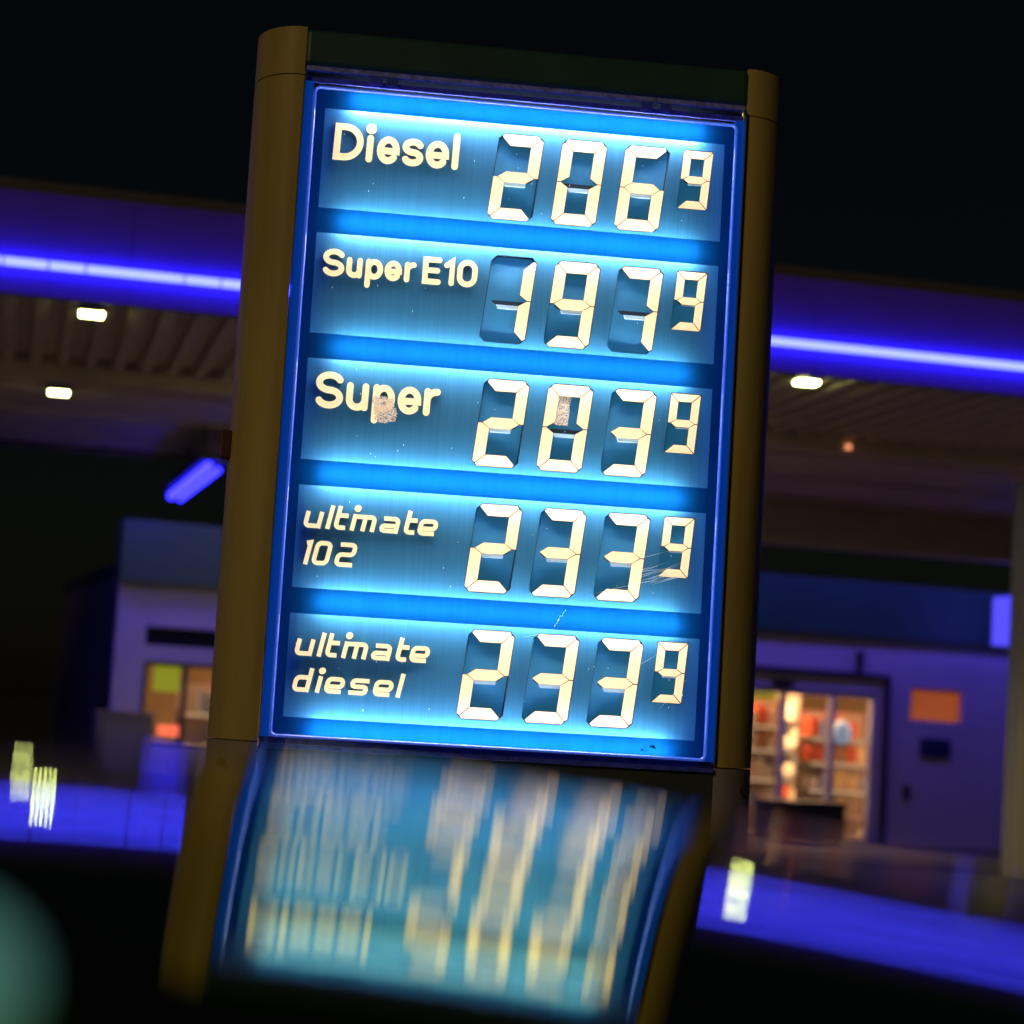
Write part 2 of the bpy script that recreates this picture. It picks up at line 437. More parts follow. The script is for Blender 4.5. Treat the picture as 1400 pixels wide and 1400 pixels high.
def seg_polys(d):
    w, h, t, c = d['w'], d['h'], d['t'], d['ch']; m = h/2; g = .0017; q = t*.5
    k = c*.5
    return {
        'a': [(t+g*1.2, h-t), (w-t-g*1.2, h-t), (w-k-g, h-k), (w-c, h), (c, h), (k+g, h-k)],
        'd': [(c, 0), (w-c, 0), (w-k-g, k), (w-t-g*1.2, t), (t+g*1.2, t), (k+g, k)],
        'f': [(0, m+g), (q*.65, m+g), (t, m+q), (t, h-t-g*1.2), (k, h-k-g*1.6), (0, h-c)],
        'e': [(0, c), (k, k+g*1.6), (t, t+g*1.2), (t, m-q), (q*.65, m-g), (0, m-g)],
        'b': [(w-t, h-t-g*1.2), (w-t, m+q), (w-q*.65, m+g), (w, m+g), (w, h-c), (w-k, h-k-g*1.6)],
        'c': [(w-t, m-q), (w-t, t+g*1.2), (w-k, k+g*1.6), (w, c), (w, m-g), (w-q*.65, m-g)],
        'g': [(q*.65+g*1.4, m), (t+g, m-q+g*.6), (w-t-g, m-q+g*.6), (w-q*.65-g*1.4, m), (w-t-g, m+q-g*.6), (t+g, m+q-g*.6)],
    }
PRICES = ['2069', '1979', '2039', '2339', '2339']
WELL = .015
for row in range(5):
    zt = Z0 - row*PITCHR
    ex = .028; exz = .026
    outer = [(-HW-ex, zt-RH-exz), (HW+ex, zt-RH-exz), (HW+ex, zt+exz), (-HW-ex, zt+exz)]
    holes = []; dfs = []
    for (x0, dz, d) in DX:
        mpf = dmap(d, x0, zt+dz); lp = [mpf(*p) for p in outline(d, .0022)]; holes.append(lp); dfs.append((d, mpf, lp))
    mb = MB().sheet_with_holes(outer, holes, PLY)
    for d, mpf, lp in dfs:                      # walls and floor of each well
        k = len(lp)
        v = [(p[0], PLY, p[1]) for p in lp] + [(p[0], PLY+WELL, p[1]) for p in lp]
        mb.add(v, [(i, (i+1) % k, (i+1) % k + k, i + k) for i in range(k)], 1)
        li = [mpf(*p) for p in outline(d, -.0016)]
        mb.add([(p[0], PLY+WELL-.001, p[1]) for p in lp] + [(p[0], PLY+WELL-.001, p[1]) for p in li], [(i, (i+1) % k, (i+1) % k + k, i + k) for i in range(k)], 1)
        mb.add([(p[0], PLY+WELL-.0005, p[1]) for p in li], [tuple(range(k))], 2)
    plate = build(mb, 'row_panel', [M_plate, M_well, M_floor])
    plate['label'] = ['blue price row lettered Diesel', 'blue price row lettered Super E10', 'blue price row lettered Super', 'blue price row lettered ultimate 102', 'blue price row lettered ultimate diesel'][row]
    for k, ch in enumerate(PRICES[row]):
        d, mpf, lp = dfs[k]
        polys = seg_polys(d)
        # the dark hinge bar behind the middle flap carries the digit, with a pale ledge under it
        gp = [mpf(x, y) for x, y in [(d['t']*.42, d['h']/2-d['t']*.16), (d['t']*.85, d['h']/2 - d['t']*.46), (d['w']-d['t']*.85, d['h']/2 - d['t']*.46), (d['w']-d['t']*.42, d['h']/2-d['t']*.16), (d['w']-d['t']*.8, d['h']/2-d['t']*.10), (d['t']*.8, d['h']/2-d['t']*.10)]]
        dig = build(MB().prism(gp, PLY+.0075, PLY+.013), 'digit', M_well)
        dig['label'] = 'cream seven-segment numeral ' + ch
        if k < 3 or ch:
            y1 = d['h']/2 - d['t']*.48; y0 = d['h']/2 - d['t']*(.80 if k < 3 else .68)
            lq = [mpf(x, y) for x, y in [(d['t']*1.16, y0), (d['w']-d['t']*1.0, y0), (d['w']-d['t']*1.0, y1), (d['t']*1.0, y1)]]
            build(MB().prism(lq, PLY+.0055, PLY+.0125), 'ledge', M_ledge, dig)
        for s in SEGS[ch]:
            pl = [mpf(x, y) for x, y in polys[s]]
            ar = sum(pl[i][0]*pl[(i+1) % len(pl)][1]-pl[(i+1) % len(pl)][0]*pl[i][1] for i in range(len(pl)))
            if ar < 0: pl.reverse()
            sx = sum(p[0] for p in pl)/len(pl); sz = sum(p[1] for p in pl)/len(pl)
            bk = []
            for p in pl:
                q = Vector((p[0]-sx, p[1]-sz)); q *= (q.length + .0020)/q.length; bk.append((sx+q.x, sz+q.y))
            build(MB().prism(pl, PLY+.0015, PLY+.0045).prism(bk, PLY+.0046, PLY+.0070, 1), 'segment', [M_flap, M_rim_dark], dig)
    def word(items, X, H, st, base, fn, slant=0.0):
        for ch, u0, u1 in items:
            place_letter(plate, fn(ch, u1-u0, X, H, st), row, u0, base, st, slant)
    if row == 0:
        word([('D', .033, .124), ('i', .135, .154), ('e', .167, .237), ('s', .245, .312), ('e', .319, .391), ('l', .402, .421)], .086, .115, .0203, -.143, glyph_round, .03)
    elif row == 1:
        word([('S', .025, .092), ('u', .098, .147), ('p', .157, .211), ('e', .216, .269), ('r', .277, .311), ('E', .333, .391), ('1', .399, .432), ('0', .440, .503)], .063, .085, .0166, -.121, glyph_round, .02)
    elif row == 2:
        word([('S', .029, .115), ('u', .124, .192), ('p', .205, .273), ('e', .282, .354), ('r', .362, .410)], .085, .113, .0203, -.143, glyph_round, .02)
    else:
        sl = .20
        word([('u', .019, .073), ('l', .088, .1005), ('t', .111, .147), ('m', .162, .236), ('a', .250, .308), ('t', .324, .358), ('e', .366, .424)], .050, .072, .0130, -.124, glyph_tech, sl)
        if row == 3: word([('1', .028, .0415), ('0', .051, .103), ('2', .120, .178)], .050, .074, .0130, -.236, glyph_tech, sl)
        else: word([('d', .019, .071), ('i', .090, .1025), ('e', .115, .173), ('s', .189, .247), ('e', .262, .320), ('l', .334, .3465)], .050, .072, .0130, -.233, glyph_tech, sl)

# ---- wear on the face: sticker residue, scratches, specks
def residue_material():
    mt = bpy.data.materials.new('sticker_residue'); mt.use_nodes = True
    nt = mt.node_tree; b = nt.nodes['Principled BSDF']
    b.inputs['Base Color'].default_value = (.6, .5, .4, 1); b.inputs['Roughness'].default_value = .8
    b.inputs['Emission Color'].default_value = (1, .75, .52, 1); b.inputs['Emission Strength'].default_value = .30  # glow stands in for light passing through the residue from behind
    tc = nt.nodes.new('ShaderNodeTexCoord'); nz = nt.nodes.new('ShaderNodeTexNoise')
    nz.inputs['Scale'].default_value = 260; nz.inputs['Detail'].default_value = 4; nz.inputs['Roughness'].default_value = .7
    cr = nt.nodes.new('ShaderNodeValToRGB'); cr.color_ramp.elements[0].position = .42; cr.color_ramp.elements[1].position = .54
    nt.links.new(tc.outputs['Object'], nz.inputs['Vector']); nt.links.new(nz.outputs['Fac'], cr.inputs[0]); nt.links.new(cr.outputs[0], b.inputs['Alpha'])
    return mt
M_res = residue_material()
def pt(u, v, row): return (-HW + u, Z0 - row*PITCHR + v)
def blotch(poly, y, m_):
    rb = random.Random(9); out = []
    for i in range(len(poly)):
        p, q = poly[i], poly[(i+1) % len(poly)]
        for j in range(7):
            t = j/7; out.append((p[0]+(q[0]-p[0])*t + rb.uniform(-.0035, .0035), p[1]+(q[1]-p[1])*t + rb.uniform(-.0035, .0035)))
    poly = out
    build(MB().prism(poly, y, y+.0006), 'sticker_residue', m_)
a = pt(.219, -.098, 2); blotch([(a[0], a[1]-.073), (a[0]+.03, a[1]-.078), (a[0]+.062, a[1]-.07), (a[0]+.064, a[1]-.045), (a[0]+.05, a[1]), (a[0]-.012, a[1]+.004), (a[0]-.008, a[1]-.04)], PLY-.0065, M_res)
a = pt(.764, -.046, 2); blotch([(a[0], a[1]-.092), (a[0]+.05, a[1]-.094), (a[0]+.056, a[1]), (a[0]+.006, a[1]+.002)], PLY+.0065, M_res)
M_scr = mat('scratch_white', (.8, .85, .9), .6, emis=(.75, .8, .8), estr=.6)  # emission imitates tube light caught in the scratches
def scratch(p, q, w=.0010, y=-.001):
    p = Vector(p); q = Vector(q); d = (q-p).normalized(); nn = Vector((-d.y, d.x))*w/2; mid = (p+q)/2 + nn*random.uniform(-3, 3)
    poly = [p, mid-nn, q, mid+nn]
    ar = sum(poly[i].x*poly[(i+1) % 4].y-poly[(i+1) % 4].x*poly[i].y for i in range(4))
    if ar < 0: poly.reverse()
    build(MB().prism([(v.x, v.y) for v in poly], y, y+.0004), 'scratch', M_scr)
rnd = random.Random(3)
for i in range(22):
    u = rnd.uniform(1.02, 1.12); v = rnd.uniform(-.235, -.195); L = rnd.uniform(.03, .11)
    p = pt(u, v, 3); scratch(p, (p[0]+L, p[1]+L*rnd.uniform(.18, .45)), rnd.uniform(.0006, .0014))
p = pt(.90, -.275, 3); scratch(p, (p[0]+.17, p[1]+.05), .0012)
p = pt(1.00, -.17, 3); scratch(p, (p[0]+.18, p[1]+.06), .0008)
p = pt(1.13, -.225, 4); scratch(p, (p[0]+.09, p[1]+.105), .0010)
p = pt(.70, -.03, 4); scratch(p, (p[0]+.08, p[1]+.022), .0010)
p = pt(1.06, -.095, 4); scratch(p, (p[0]+.06, p[1]+.04), .0008)
for i in range(9):
    u = .795 + i*.004 + rnd.uniform(-.004, .004); v = .006 + i*.0062 + rnd.uniform(-.004, .004)
    p = pt(u, v, 4); L = rnd.uniform(.004, .012); scratch(p, (p[0]+L*.5, p[1]+L), rnd.uniform(.0016, .004), y=.001)
M_speck = mat('speck_pale', (.75, .82, .85), .6, emis=(.7, .85, .9), estr=.5)  # pale emission paints the sign's light into the specks
for i in range(70):
    row = rnd.randrange(5); u = rnd.uniform(.02, 1.22); v = rnd.uniform(-.30, -.01); p = pt(u, v, row)
    L = rnd.uniform(.0012, .0045); w = rnd.uniform(.0007, .0014)
    build(MB().prism([(p[0]-w, p[1]), (p[0], p[1]-L), (p[0]+w, p[1]), (p[0], p[1]+L)], -.001, -.0006), 'speck', M_speck)
M_dirt = mat('dirt_dark', (.01, .012, .02), .8)
for i in range(16):
    x = .475 + rnd.uniform(-.02, .03); z = 1.492 + rnd.uniform(-.012, .012); r = rnd.uniform(.001, .0045)
    build(MB().prism([(x + r*math.cos(t)*rnd.uniform(.5, 1.4), z + r*math.sin(t)*rnd.uniform(.5, 1.4)) for t in [k*math.pi/3 for k in range(6)]], .001, .003), 'dirt_spot', M_dirt)

# ------------------------------------------------------------------ the filling-station canopy
CAN = empty('station_canopy', (0, 11.28, 0), math.atan(.117), 'flat filling-station canopy with glowing violet light strip and ribbed underside', 'canopy')
M_fascia = mat('fascia_violet_lit', (0.15, 0.06, 0.46), 0.7, noise=.06, nscale=2)  # violet light of the strip is mixed into the base colour
M_soffit = mat('soffit_grey', (0.60, 0.48, 0.35), 0.6, noise=.15, nscale=3)
M_trim   = mat('canopy_trim', (0.10, 0.085, 0.075), 0.7)
M_violet = emit('violet_strip', (0.032, 0.038, 1.0), 17.0)
M_rear = emit('violet_strip_rear', (0.12, 0.075, 1.0), 46.0)
A0, A1 = -12.0, 16.0
x = A0
while x < A1:
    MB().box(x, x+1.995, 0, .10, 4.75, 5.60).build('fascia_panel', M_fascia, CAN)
    x += 2.0
MB().box(A0, A1, .02, .30, 5.602, 5.70).build('roof_trim', M_trim, CAN)
MB().box(A0, A1, .105, 10.7, 5.40, 5.598).build('roof_deck', M_trim, CAN)
x = A0; rs = random.Random(11)
while x < A1:
    L = 1.5 if x > 1 else rs.choice((.30, .36, .5, .62, .8))
    MB().tube((x+.008, -.045, 5.0), (x+L-.008, -.045, 5.0), .034, 8).build('light_strip', M_violet, CAN, smooth=True)
    x += L
MB().box(A0, A1, -.010, -.001, 4.985, 5.015).build('strip_holder', M_trim, CAN)
# bay one: ribbed sheet
MB().box(A0, A1, .12, 4.0, 4.90, 4.92).build('soffit_sheet', M_soffit, CAN)
rib_me = None
x = -6.2
while x < 8.5:
    poly = [(-.075, 4.899), (-.05, 4.80), (.05, 4.80), (.075, 4.899)]
    if rib_me is None:
        r0 = MB().prism(poly, .13, 3.98).build('rib', M_soffit, CAN, loc=(x, 0, 0)); rib_me = r0.data
    else:
        o = bpy.data.objects.new('rib', rib_me); col.objects.link(o); o.parent = CAN; o.location = (x, 0, 0)
    x += .27
MB().box(A0, A1, 4.0, 4.25, 4.66, 4.95).build('cross_beam', M_soffit, CAN)
# bay two: boards parallel to the front
for i in range(6):
    b0 = 4.26 + i*1.07
    MB().box(A0, A1, b0, b0+1.04, 4.80 - .02*(i % 2), 4.86).build('soffit_board', M_soffit, CAN)
MB().box(A0, A1, 10.69, 10.8, 4.70, 5.39).build('rear_fascia', M_trim, CAN)
for i in range(14):
    MB().tube((A0+2*i+.01, 10.87, 5.0), (A0+2*i+1.99, 10.87, 5.0), .03, 8).build('light_strip', M_rear, CAN, smooth=True)
MB().box(2.2, A1, 10.3, 10.68, 4.22, 4.79).build('rear_beam', M_soffit, CAN)
# canopy columns
M_post = mat('post_pale', (0.62, 0.62, 0.45), .45)
for a_, b_, w in ((9.235, 6.0, .19), (5.80, 6.6, .06)):
    c = MB().box(a_-w, a_+w, b_-w, b_+w, 0.01, 4.79).build('canopy_column', M_post, CAN); bevel(c, .03)

# ceiling lamps: LED floodlights
M_led = emit('led_white', (0.92, 1.0, 0.36), 75.0)
M_down = emit('added_downlight', (1.0, 0.86, 0.55), 60.0)
M_house = mat('lamp_housing', (.25, .25, .25), .4)
for (a_, b_, z_, lb) in ((-2.27, .62, 4.745, 'small bright canopy lamp just below the violet strip, left of the price sign'),
                        (-2.42, 5.28, 4.70, 'small bright canopy lamp deeper under the canopy, lower of the two at left'),
                        (4.17, .62, 4.775, 'small bright canopy lamp right of the price sign')):
    L = empty('ceiling_lamp', (0, 0, 0), 0, lb, 'lamp', 'lamps under the canopy')
    L.matrix_world = CAN.matrix_basis @ Matrix.Translation((a_, b_, z_))
    MB().box(-.12, .12, -.10, .10, .012, .12).build('housing', M_house, L)
    for i in range(5):
        for j in range(3):
            xx = -.084 + i*.042; yy = -.065 + j*.065
            d = MB()
            vv = [(xx, yy, -.014)] + [(xx+.009*math.cos(t*math.pi/4), yy+.009*math.sin(t*math.pi/4), -.002) for t in range(8)] + [(xx+.010*math.cos(t*math.pi/4), yy+.010*math.sin(t*math.pi/4), .012) for t in range(8)]
            ff = [(0, (k+1) % 8+1, k+1) for k in range(8)] + [(k+1, (k+1) % 8+1, (k+1) % 8+9, k+9) for k in range(8)]
            d.add(vv, ff).build('light_diode', M_led, L)

for a_, b_ in ((.4, 2.2), (1.9, 2.2), (.6, 5.8), (2.3, 5.8), (1.4, 4.6), (1.2, 7.0), (10.5, 2.0), (-6.6, 2.2)):
    MB().tube((a_, b_, 4.755), (a_, b_, 4.779), .13, 16).build('added_soffit_lamp', M_down, CAN)  # unseen lamps, added to brighten the soffit
M_glint = emit('beam_lamp', (1.0, .35, .16), 1.6)
for a_, w_ in ((3.95, .05), (4.42, .16), (5.95, .05)):
    MB().box(a_, a_+w_, 3.97, 3.998, 4.70, 4.74).build('beam_lamp', M_glint, CAN)
# twin violet tubes running back towards the shop
T = empty('tube_light', (0, 0, 0), 0, 'diagonal pair of violet tube lights above the shop corner', 'tube light')
M_vt = emit('violet_tube', (0.020, 0.017, 1.0), 8.0)
P0, P1 = Vector((-2.06, 22.6, 4.30)), Vector((-1.47, 18.6, 4.30))
MB().tube(P0, P1, .055, 10).build('tube', M_vt, T, smooth=True)
MB().tube(P0 + Vector((.115, .1, -.03)), P1 + Vector((.115, .1, -.03)), .035, 10).build('tube', M_vt, T, smooth=True)
MB().add([tuple(P0+Vector((-.1,0,.07))), tuple(P0+Vector((.3,.04,.07))), tuple(P1+Vector((.3,.04,.07))), tuple(P1+Vector((-.1,0,.07))),
          tuple(P0+Vector((-.1,0,.16))), tuple(P0+Vector((.3,.04,.16))), tuple(P1+Vector((.3,.04,.16))), tuple(P1+Vector((-.1,0,.16)))],
         [(0,3,2,1),(4,5,6,7),(0,1,5,4),(1,2,6,5),(2,3,7,6),(3,0,4,7)]).build('housing', M_black, T)
MB().tube((-1.55, 18.9, 4.46), (-1.55, 18.9, 4.80), .02, 8).build('hanger', M_black, T)
MB().tube((-1.8, 20.9, 4.46), (-1.8, 20.9, 4.80), .02, 8).build('hanger', M_black, T)

# ------------------------------------------------------------------ the shop
SHOP = empty('shop_building', (0, 23.4, 0), math.atan(.2), 'low flat-roofed shop with dark green fascia and violet-lit white wall', 'building')
M_wall = mat('shop_wall', (0.66, 0.58, 0.66), 0.7, noise=.05, nscale=1.5)
M_gfas = mat('shop_fascia_green', (0.03, 0.12, 0.07), 0.4, noise=.1, nscale=1)
M_in   = mat('interior_wall', (0.30, 0.20, 0.11), 0.7, noise=.3, nscale=1.2)
M_fr   = mat('dark_frame', (0.06, 0.05, 0.07), 0.5)
M_pane = mat('dark_pane', (0.02, 0.02, 0.03), 0.12)
M_amber = bpy.data.materials.new('amber_pane'); M_amber.use_nodes = True
_n = M_amber.node_tree; _n.nodes.clear(); _t = _n.nodes.new('ShaderNodeBsdfTranslucent'); _t.inputs[0].default_value = (.12, .045, .030, 1)
_o = _n.nodes.new('ShaderNodeOutputMaterial'); _n.links.new(_t.outputs[0], _o.inputs[0])
S0, S1 = -2.72, 15.0
def wall(a0, a1, z0, z1): MB().box(a0, a1, 0, .22, z0, z1).build('wall', M_wall, SHOP)
wall(S0, -2.32, 0, 3.1); wall(-2.319, -.301, 0, .88); wall(-2.319, -.301, 2.06, 2.28); wall(-2.319, -.301, 2.53, 3.1)
wall(-.30, 6.45, 0, 3.1); wall(6.451, 8.829, 2.28, 3.1); wall(8.83, 9.38, 0, 3.1)
wall(9.381, 10.269, 0, 1.92); wall(9.381, 10.269, 2.41, 3.1); wall(10.27, S1, 0, 3.1)
MB().box(S0-.03, S1+.05, -.16, .3, 3.12, 3.96).build('fascia', M_gfas, SHOP)
MB().box(S0-.02, S1+.04, -.10, .29, 3.07, 3.118).build('fascia_trim', mat('fascia_trim', (.35, .30, .22), .5), SHOP)
MB().box(S0, S1, .30, 7.0, 3.2, 3.4).build('roof', M_black, SHOP)
MB().box(S0, S0+.2, .23, 7.0, 0, 3.19).build('side_wall', M_fr, SHOP)  # dark material paints night shade on this side wall
MB().box(S1-.2, S1, .23, 7.0, 0, 3.19).build('side_wall', M_wall, SHOP)
MB().box(S0+.21, S1-.21, 6.0, 6.1, 0, 3.19).build('interior_back_wall', M_in, SHOP)
MB().box(S0+.21, S1-.21, .23, 5.99, .005, .03).build('interior_floor', mat('interior_tiles', (.4, .33, .25), .3), SHOP)
MB().box(S0+.21, S1-.21, .23, 5.99, 2.9, 2.95).build('interior_ceiling', M_in, SHOP)
MB().box(2.9, 3.0, .23, 5.99, .04, 2.89).build('interior_partition', M_in, SHOP)
M_warm = emit('warm_panel', (1.0, .60, .28), 95.0)
for a_ in (-1.4, .6, 7.2, 8.6, 10.6):
    MB().box(a_-.5, a_+.5, 1.6, 1.9, 2.84, 2.898).build('ceiling_light_panel', M_warm, SHOP)
# windows and door
MB().box(-2.32, -.30, .08, .10, 2.28, 2.53).build('upper_window', M_pane, SHOP)
w = MB(); w.box(-2.32, -2.26, .05, .15, .88, 2.06).box(-.36, -.30, .05, .15, .88, 2.06).box(-2.259, -.361, .05, .15, .88, .93).box(-2.259, -.361, .05, .15, 2.01, 2.06).box(-1.76, -1.70, .05, .15, .931, 2.009)
w.build('window_frame', M_fr, SHOP)
MB().add([(9.38, .09, 1.92), (10.27, .09, 1.92), (10.27, .09, 2.41), (9.38, .09, 2.41)], [(0, 1, 2, 3)]).build('lit_window', M_amber, SHOP)
d = MB(); 
for a_ in (6.48, 7.28, 8.09, 8.78): d.box(a_-.035, a_+.035, .03, .17, 0, 2.20)
d.box(6.45, 8.82, .035, .165, 2.201, 2.279)
d.build('door_frame', mat('door_frame_white', (.5, .48, .55), .4), SHOP)
s_ = MB().box(6.3, 8.45, -.10, -.005, 2.50, 2.58).box(8.42, 8.50, -.10, -.005, 2.581, 2.9).box(8.50, 8.98, -.10, -.005, 2.50, 2.57).box(8.90, 8.98, -.10, -.005, 0, 2.499)
s_.build('door_surround', M_fr, SHOP)
MB().box(9.57, 10.06, -.06, -.002, 1.38, 1.65).build('wall_plaque', mat('plaque_dark', (.03, .03, .12), .4), SHOP)
MB().box(9.30, 9.40, -.06, -.002, .72, .92).build('socket_box', M_fr, SHOP)
MB().box(7.05, 7.35, -.10, -.002, 2.30, 2.40).build('door_sensor', M_black, SHOP)
def shop_thing(name, mb, mats, label, cat, group=None):
    o = mb.build(name, mats); o.matrix_world = SHOP.matrix_basis.copy(); tag(o, label, cat, group); return o
vb = shop_thing('light_box', MB().box(10.18, 10.85, -1.55, -.95, 3.10, 3.82), emit('violet_box', (.085, .070, 1.0), 1.25), 'square violet light box at the right end of the green fascia', 'light box')
shop_thing('poster', MB().box(-2.15, -1.79, .17, .18, 1.66, 2.05), mat('poster_lime', (.5, .55, .05), .5, emis=(.55, .6, .03), estr=.35), 'lime green poster hanging in the small shop window', 'poster')
shop_thing('hanging_sign', MB().box(6.80, 7.25, .24, .26, 2.08, 2.20), mat('sign_lime', (.45, .45, .05), .5, emis=(.5, .45, .03), estr=.25), 'small lime sign hanging inside the glass shop door', 'sign')
shop_thing('promotion_light', MB().box(-2.02, -1.70, .25, .33, 1.03, 1.20), emit('red_glow', (1.0, .16, .07), 1.3), 'glowing red promotion light behind the small shop window', 'sign')
g = MB()
for k in range(3): g.box(-2.0+.07*k, -1.95+.07*k, .26, .32, 1.35+.05*k, 1.52+.03*k)
shop_thing('utility_cabinet', MB().box(-2.98, -2.25, -.75, -.20, 0, 1.30).box(-3.0, -2.23, -.77, -.18, 1.301, 1.36), mat('cabinet_grey', (.28, .24, .28), .6), 'grey utility cabinet beside the corner of the shop', 'cabinet')
st = MB().box(6.70, 7.86, -.95, -.35, .05, .56).box(6.68, 7.88, -.97, -.33, .561, .63)
for a_ in (6.75, 7.75):
    for b_ in (-.9, -.42): st.box(a_, a_+.05, b_, b_+.05, 0, .049)
shop_thing('storage_chest', st, mat('chest_dark', (.03, .03, .035), .6), 'low dark chest in front of the glass shop door', 'chest')
# shelf units with goods inside
M_sh = mat('shelf_metal', (.5, .42, .35), .5)
goods_m = [mat('goods_%d' % i, c, .5) for i, c in enumerate([(.85, .75, .6), (.85, .8, .65), (.7, .12, .05), (.8, .6, .3), (.3, .35, .5), (.85, .65, .5), (.35, .18, .08)])]
M_sl = emit('added_shelf_light', (1.0, .66, .36), 0.7)
rg = random.Random(5); CN = ['cream', 'off-white', 'red', 'amber', 'blue-grey', 'peach', 'brown']
def shelf(a0, a1, b0, levels, label):
    s = empty('shelf_unit', (0, 0, 0), 0, label, 'shelf', 'shelves inside the shop'); s.matrix_world = SHOP.matrix_basis.copy()
    for z in levels: MB().box(a0, a1, b0, b0+.45, z-.03, z).build('shelf_board', M_sh, s)
    for z in levels[1:]: MB().box(a0+.02, a1-.02, b0-.02, b0+.02, z-.055, z-.031).build('added_shelf_light', M_sl, s)  # glowing strips added to brighten the rows of goods
    MB().box(a0, a1, b0+.46, b0+.49, .04, levels[-1]+.4).build('back_panel', M_sh, s)
    for z in levels:
        a = a0 + .03
        while a < a1 - .2:
            ww = rg.uniform(.12, .26); hh = rg.uniform(.16, .30)
            if rg.random() < .85:
                gi = rg.randrange(7); o = MB().box(a, a+ww-.02, b0+.05, b0+.35, z+.001, z+hh).build('goods_carton', goods_m[gi]); o.matrix_world = SHOP.matrix_basis.copy()
                tag(o, '%s carton on the %s' % (CN[gi], label), 'carton', 'goods on the shop shelves')
            a += ww
shelf(6.62, 7.98, 1.1, (.45, .90, 1.35, 1.72), 'lit shelf of goods behind the left leaf of the glass door')
shelf(8.16, 9.30, .9, (.35, .78, 1.2, 1.58), 'narrow shelf of goods behind the right leaf of the glass door')
shelf(-1.62, -.5, 1.0, (.5, .95, 1.4), 'shelf of goods seen through the small shop window')
shelf(6.5, 9.0, 2.6, (.5, .95, 1.4, 1.85), 'long bright shelf of goods along the back of the shop')
bm = bmesh.new(); bmesh.ops.create_uvsphere(bm, u_segments=16, v_segments=10, radius=.15)
me = bpy.data.meshes.new('ball'); bm.to_mesh(bm and me); bm.free(); me.materials.append(mat('balloon_blue', (.35, .55, .8), .4, emis=(.4, .6, .9), estr=.25))
ball = bpy.data.objects.new('balloon', me); col.objects.link(ball); ball.matrix_world = SHOP.matrix_basis @ Matrix.Translation((8.52, .55, 1.66)); ball.scale = (1, 1, 1.25)
tag(ball, 'pale blue round balloon inside the glass shop door', 'balloon')

# ------------------------------------------------------------------ the dark car whose roof fills the bottom of the picture
CO = [-0.07131832, 0.08034783, -0.05685258, -0.05956282, -0.0211535, -0.05858284, -0.00998624, -0.01088218, -0.07332191, 0.00949938]
DEG = [(0,0),(1,0),(0,1),(2,0),(1,1),(0,2),(3,0),(2,1),(1,2),(0,3)]
KS = 0.70; AZ = math.radians(5.13975)
U = Vector((math.sin(AZ), math.cos(AZ), 0)); V = Vector((math.cos(AZ), -math.sin(AZ), 0))
def roof_z(s, t):
    s_ = min(s/KS, 2.0) - .9; t_ = max(-.9, min(.8, t/KS))
    z = sum(c*s_**i*t_**j for c, (i, j) in zip(CO, DEG))
    z -= .06*max(0, -.9 - t/KS)**2 + .08*max(0, s/KS - 2.0)**2*1.0 + .16*max(0, s/KS-2.0)*.3
    return CAM.z + KS*z
def carp(s, t, z): 
    p = Vector((CAM.x, CAM.y, 0)) + U*s + V*t; return (p.x, p.y, z)
M_paint = mat('car_paint', (0.38, 0.44, 0.02), 0.015, metal=1.0)
_nt = M_paint.node_tree; _b = _nt.nodes['Principled BSDF']      # faint orange peel of sprayed paint
_tc = _nt.nodes.new('ShaderNodeTexCoord'); _nz = _nt.nodes.new('ShaderNodeTexNoise'); _nz.inputs['Scale'].default_value = 110; _nz.inputs['Detail'].default_value = 2
_bp = _nt.nodes.new('ShaderNodeBump'); _bp.inputs['Strength'].default_value = 0.013; _bp.inputs['Distance'].default_value = 0.001
_nt.links.new(_tc.outputs['Object'], _nz.inputs['Vector']); _nt.links.new(_nz.outputs['Fac'], _bp.inputs['Height']); _nt.links.new(_bp.outputs[0], _b.inputs['Normal'])
M_glass = mat('car_glass', (0.01, 0.012, 0.014), 0.05)
M_rub = mat('rubber', (.02, .02, .02), .8)
M_rim = mat('rim', (.35, .35, .37), .3, metal=.8)
CAR = empty('parked_car', carp(1.2, -.5, 0), 0, 'parked car whose dark glossy roof mirrors the price sign', 'car')
def cbuild(mb, name, m_, parent=CAR, smooth=True, ang=40):
    o = mb.build(name, m_, None); o.parent = parent
    o.location = -Vector(CAR.location) if parent is CAR else (0, 0, 0)
    if smooth: smooth_by_angle(o, ang)
    return o
sN, sF, tL, tR = .36, 1.80, -1.45, .56
NS, NT = 90, 110
mb = MB(); vs_ = []
for i in range(NS+1):
    for j in range(NT+1):
        s = sN + (sF-sN)*i/NS; t = tL + (tR-tL)*j/NT
        vs_.append(carp(s, t, roof_z(s, t)))
fs = [(i*(NT+1)+j, i*(NT+1)+j+1, (i+1)*(NT+1)+j+1, (i+1)*(NT+1)+j) for i in range(NS) for j in range(NT)]
fs = [tuple(reversed(f)) for f in fs]
mb.add(vs_, fs)
roof = cbuild(mb, 'roof', M_paint, ang=180)
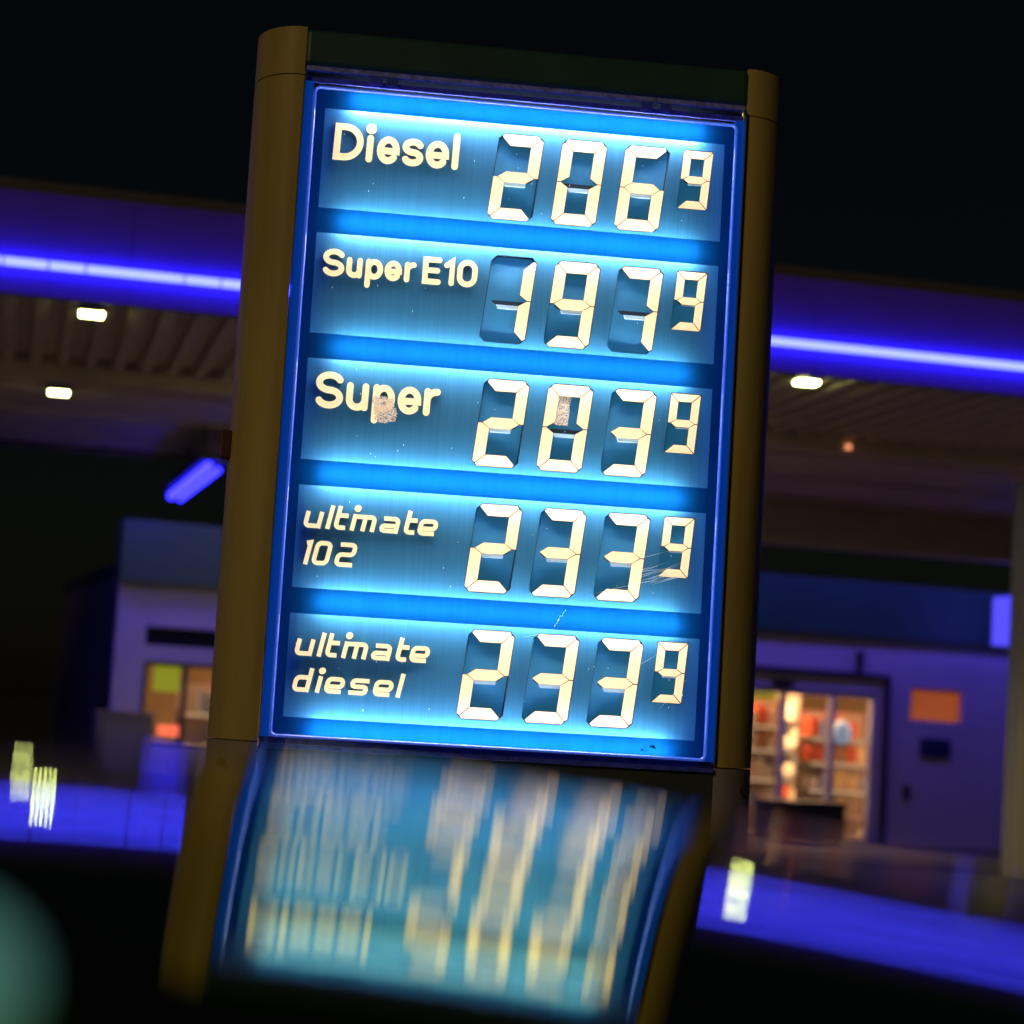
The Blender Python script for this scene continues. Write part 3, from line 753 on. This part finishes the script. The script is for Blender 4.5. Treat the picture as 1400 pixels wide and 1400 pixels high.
# body: lower shell lofted along t, greenhouse glass between belt and roof
def loft(rings, closed_ends=True):
    m_ = MB(); n_ = len(rings[0]); v = [p for r in rings for p in r]; f = []
    for i in range(len(rings)-1):
        for j in range(n_):
            k = (j+1) % n_; f.append((i*n_+j, i*n_+k, (i+1)*n_+k, (i+1)*n_+j))
    if closed_ends: f += [tuple(range(n_-1, -1, -1)), tuple((len(rings)-1)*n_+j for j in range(n_))]
    return m_.add(v, f)
rings = []
for t, top, half in ((-2.75, .62, .70), (-2.65, .86, .82), (-2.1, .96, .88), (-.5, .97, .92), (.9, .95, .92), (1.75, .82, .86), (1.95, .62, .74)):
    c = 1.10
    prof_ = [(-half+.06, .24), (-half, .34), (-half-.02, .62), (-half+.02, top-.08), (-half+.12, top), (half-.12, top), (half-.02, top-.08), (half+.02, .62), (half, .34), (half-.06, .24)]
    rings.append([carp(c+s, t, z) for s, z in prof_])
cbuild(loft(rings), 'body', M_paint)
# pillars and panes
def quad_prism(pts, thick, name, m_):
    a, b, c, d_ = [Vector(p) for p in pts]; nrm = (b-a).cross(d_-a).normalized()*thick
    v = [a, b, c, d_, a-nrm, b-nrm, c-nrm, d_-nrm]
    return cbuild(MB().add(v, [(0,1,2,3),(7,6,5,4),(0,4,5,1),(1,5,6,2),(2,6,7,3),(3,7,4,0)]), name, m_, smooth=False)
for (sb, stp) in ((.30, sN+.015), (1.90, sF-.015)):
    for (t0, t1, m_, nm) in ((-1.5, -.95, M_glass, 'side_window'), (-.945, -.86, M_paint, 'pillar'), (-.855, -.05, M_glass, 'side_window'), (-.045, .04, M_paint, 'pillar'), (.045, .60, M_glass, 'side_window')):
        quad_prism([carp(sb, t0-.1*(t0 < -1.4), .955), carp(sb, t1+.45*(t1 > .5), .955), carp(stp, t1, roof_z(stp, t1)-.006), carp(stp, t0, roof_z(stp, t0)-.006)], .012, nm, m_)
quad_prism([carp(.42, 1.1, .94), carp(1.8, 1.1, .94), carp(sF-.05, tR, roof_z(sF-.05, tR)-.008), carp(sN+.05, tR, roof_z(sN+.05, tR)-.008)], .012, 'windscreen', M_glass)
quad_prism([carp(1.8, -2.0, .955), carp(.42, -2.0, .955), carp(sN+.05, tL, roof_z(sN+.05, tL)-.008), carp(sF-.05, tL, roof_z(sF-.05, tL)-.008)], .012, 'rear_window', M_glass)
for t in (-1.95, 1.15):
    for s in (.23, 1.97):
        dirn = -1 if s < 1 else 1
        wt = MB(); wt.tube(carp(s, t, .33), carp(s-dirn*.2, t, .33), .33, 28)
        w_ = cbuild(wt, 'wheel', M_rub)
        cbuild(MB().tube(carp(s+dirn*.004, t, .33), carp(s-dirn*.02, t, .33), .21, 24), 'rim', M_rim, w_)
for s in (.55, 1.87):
    cbuild(MB().box(-.13, .13, -.05, .05, -.06, .06).add([], []), 'headlight', mat('headlight_glass', (.5, .5, .52), .1), smooth=False).location = Vector(carp(s, 1.9, .66)) - Vector(CAR.location)

# unidentified teal blur, built as a made-up glowing dome on the roof
ds, dt = .450, -.108
dz = roof_z(ds, dt)
dome = MB(); rings_d = [(.017, 0), (.018, .003), (.017, .006), (.015, .009), (.011, .0115), (.007, .013), (.001, .0135)]
vs_ = []; nd = 24
for r, z in rings_d:
    for i in range(nd):
        a = 2*math.pi*i/nd; p = carp(ds + r*math.cos(a), dt + r*math.sin(a), dz + z - .001); vs_.append(p)
fs = [(i*nd+j, i*nd+(j+1) % nd, (i+1)*nd+(j+1) % nd, (i+1)*nd+j) for i in range(len(rings_d)-1) for j in range(nd)]
fs += [tuple((len(rings_d)-1)*nd+j for j in range(nd))]
dm = dome.add(vs_, fs).build('unknown_teal_shape', mat('dome_teal', (.2, .5, .47), .6, emis=(.30, .85, .75), estr=.45)); smooth_by_angle(dm, 180)
tag(dm, 'blurred unidentified teal shape, built as a glowing dome on the car roof in the bottom corner', 'lamp')
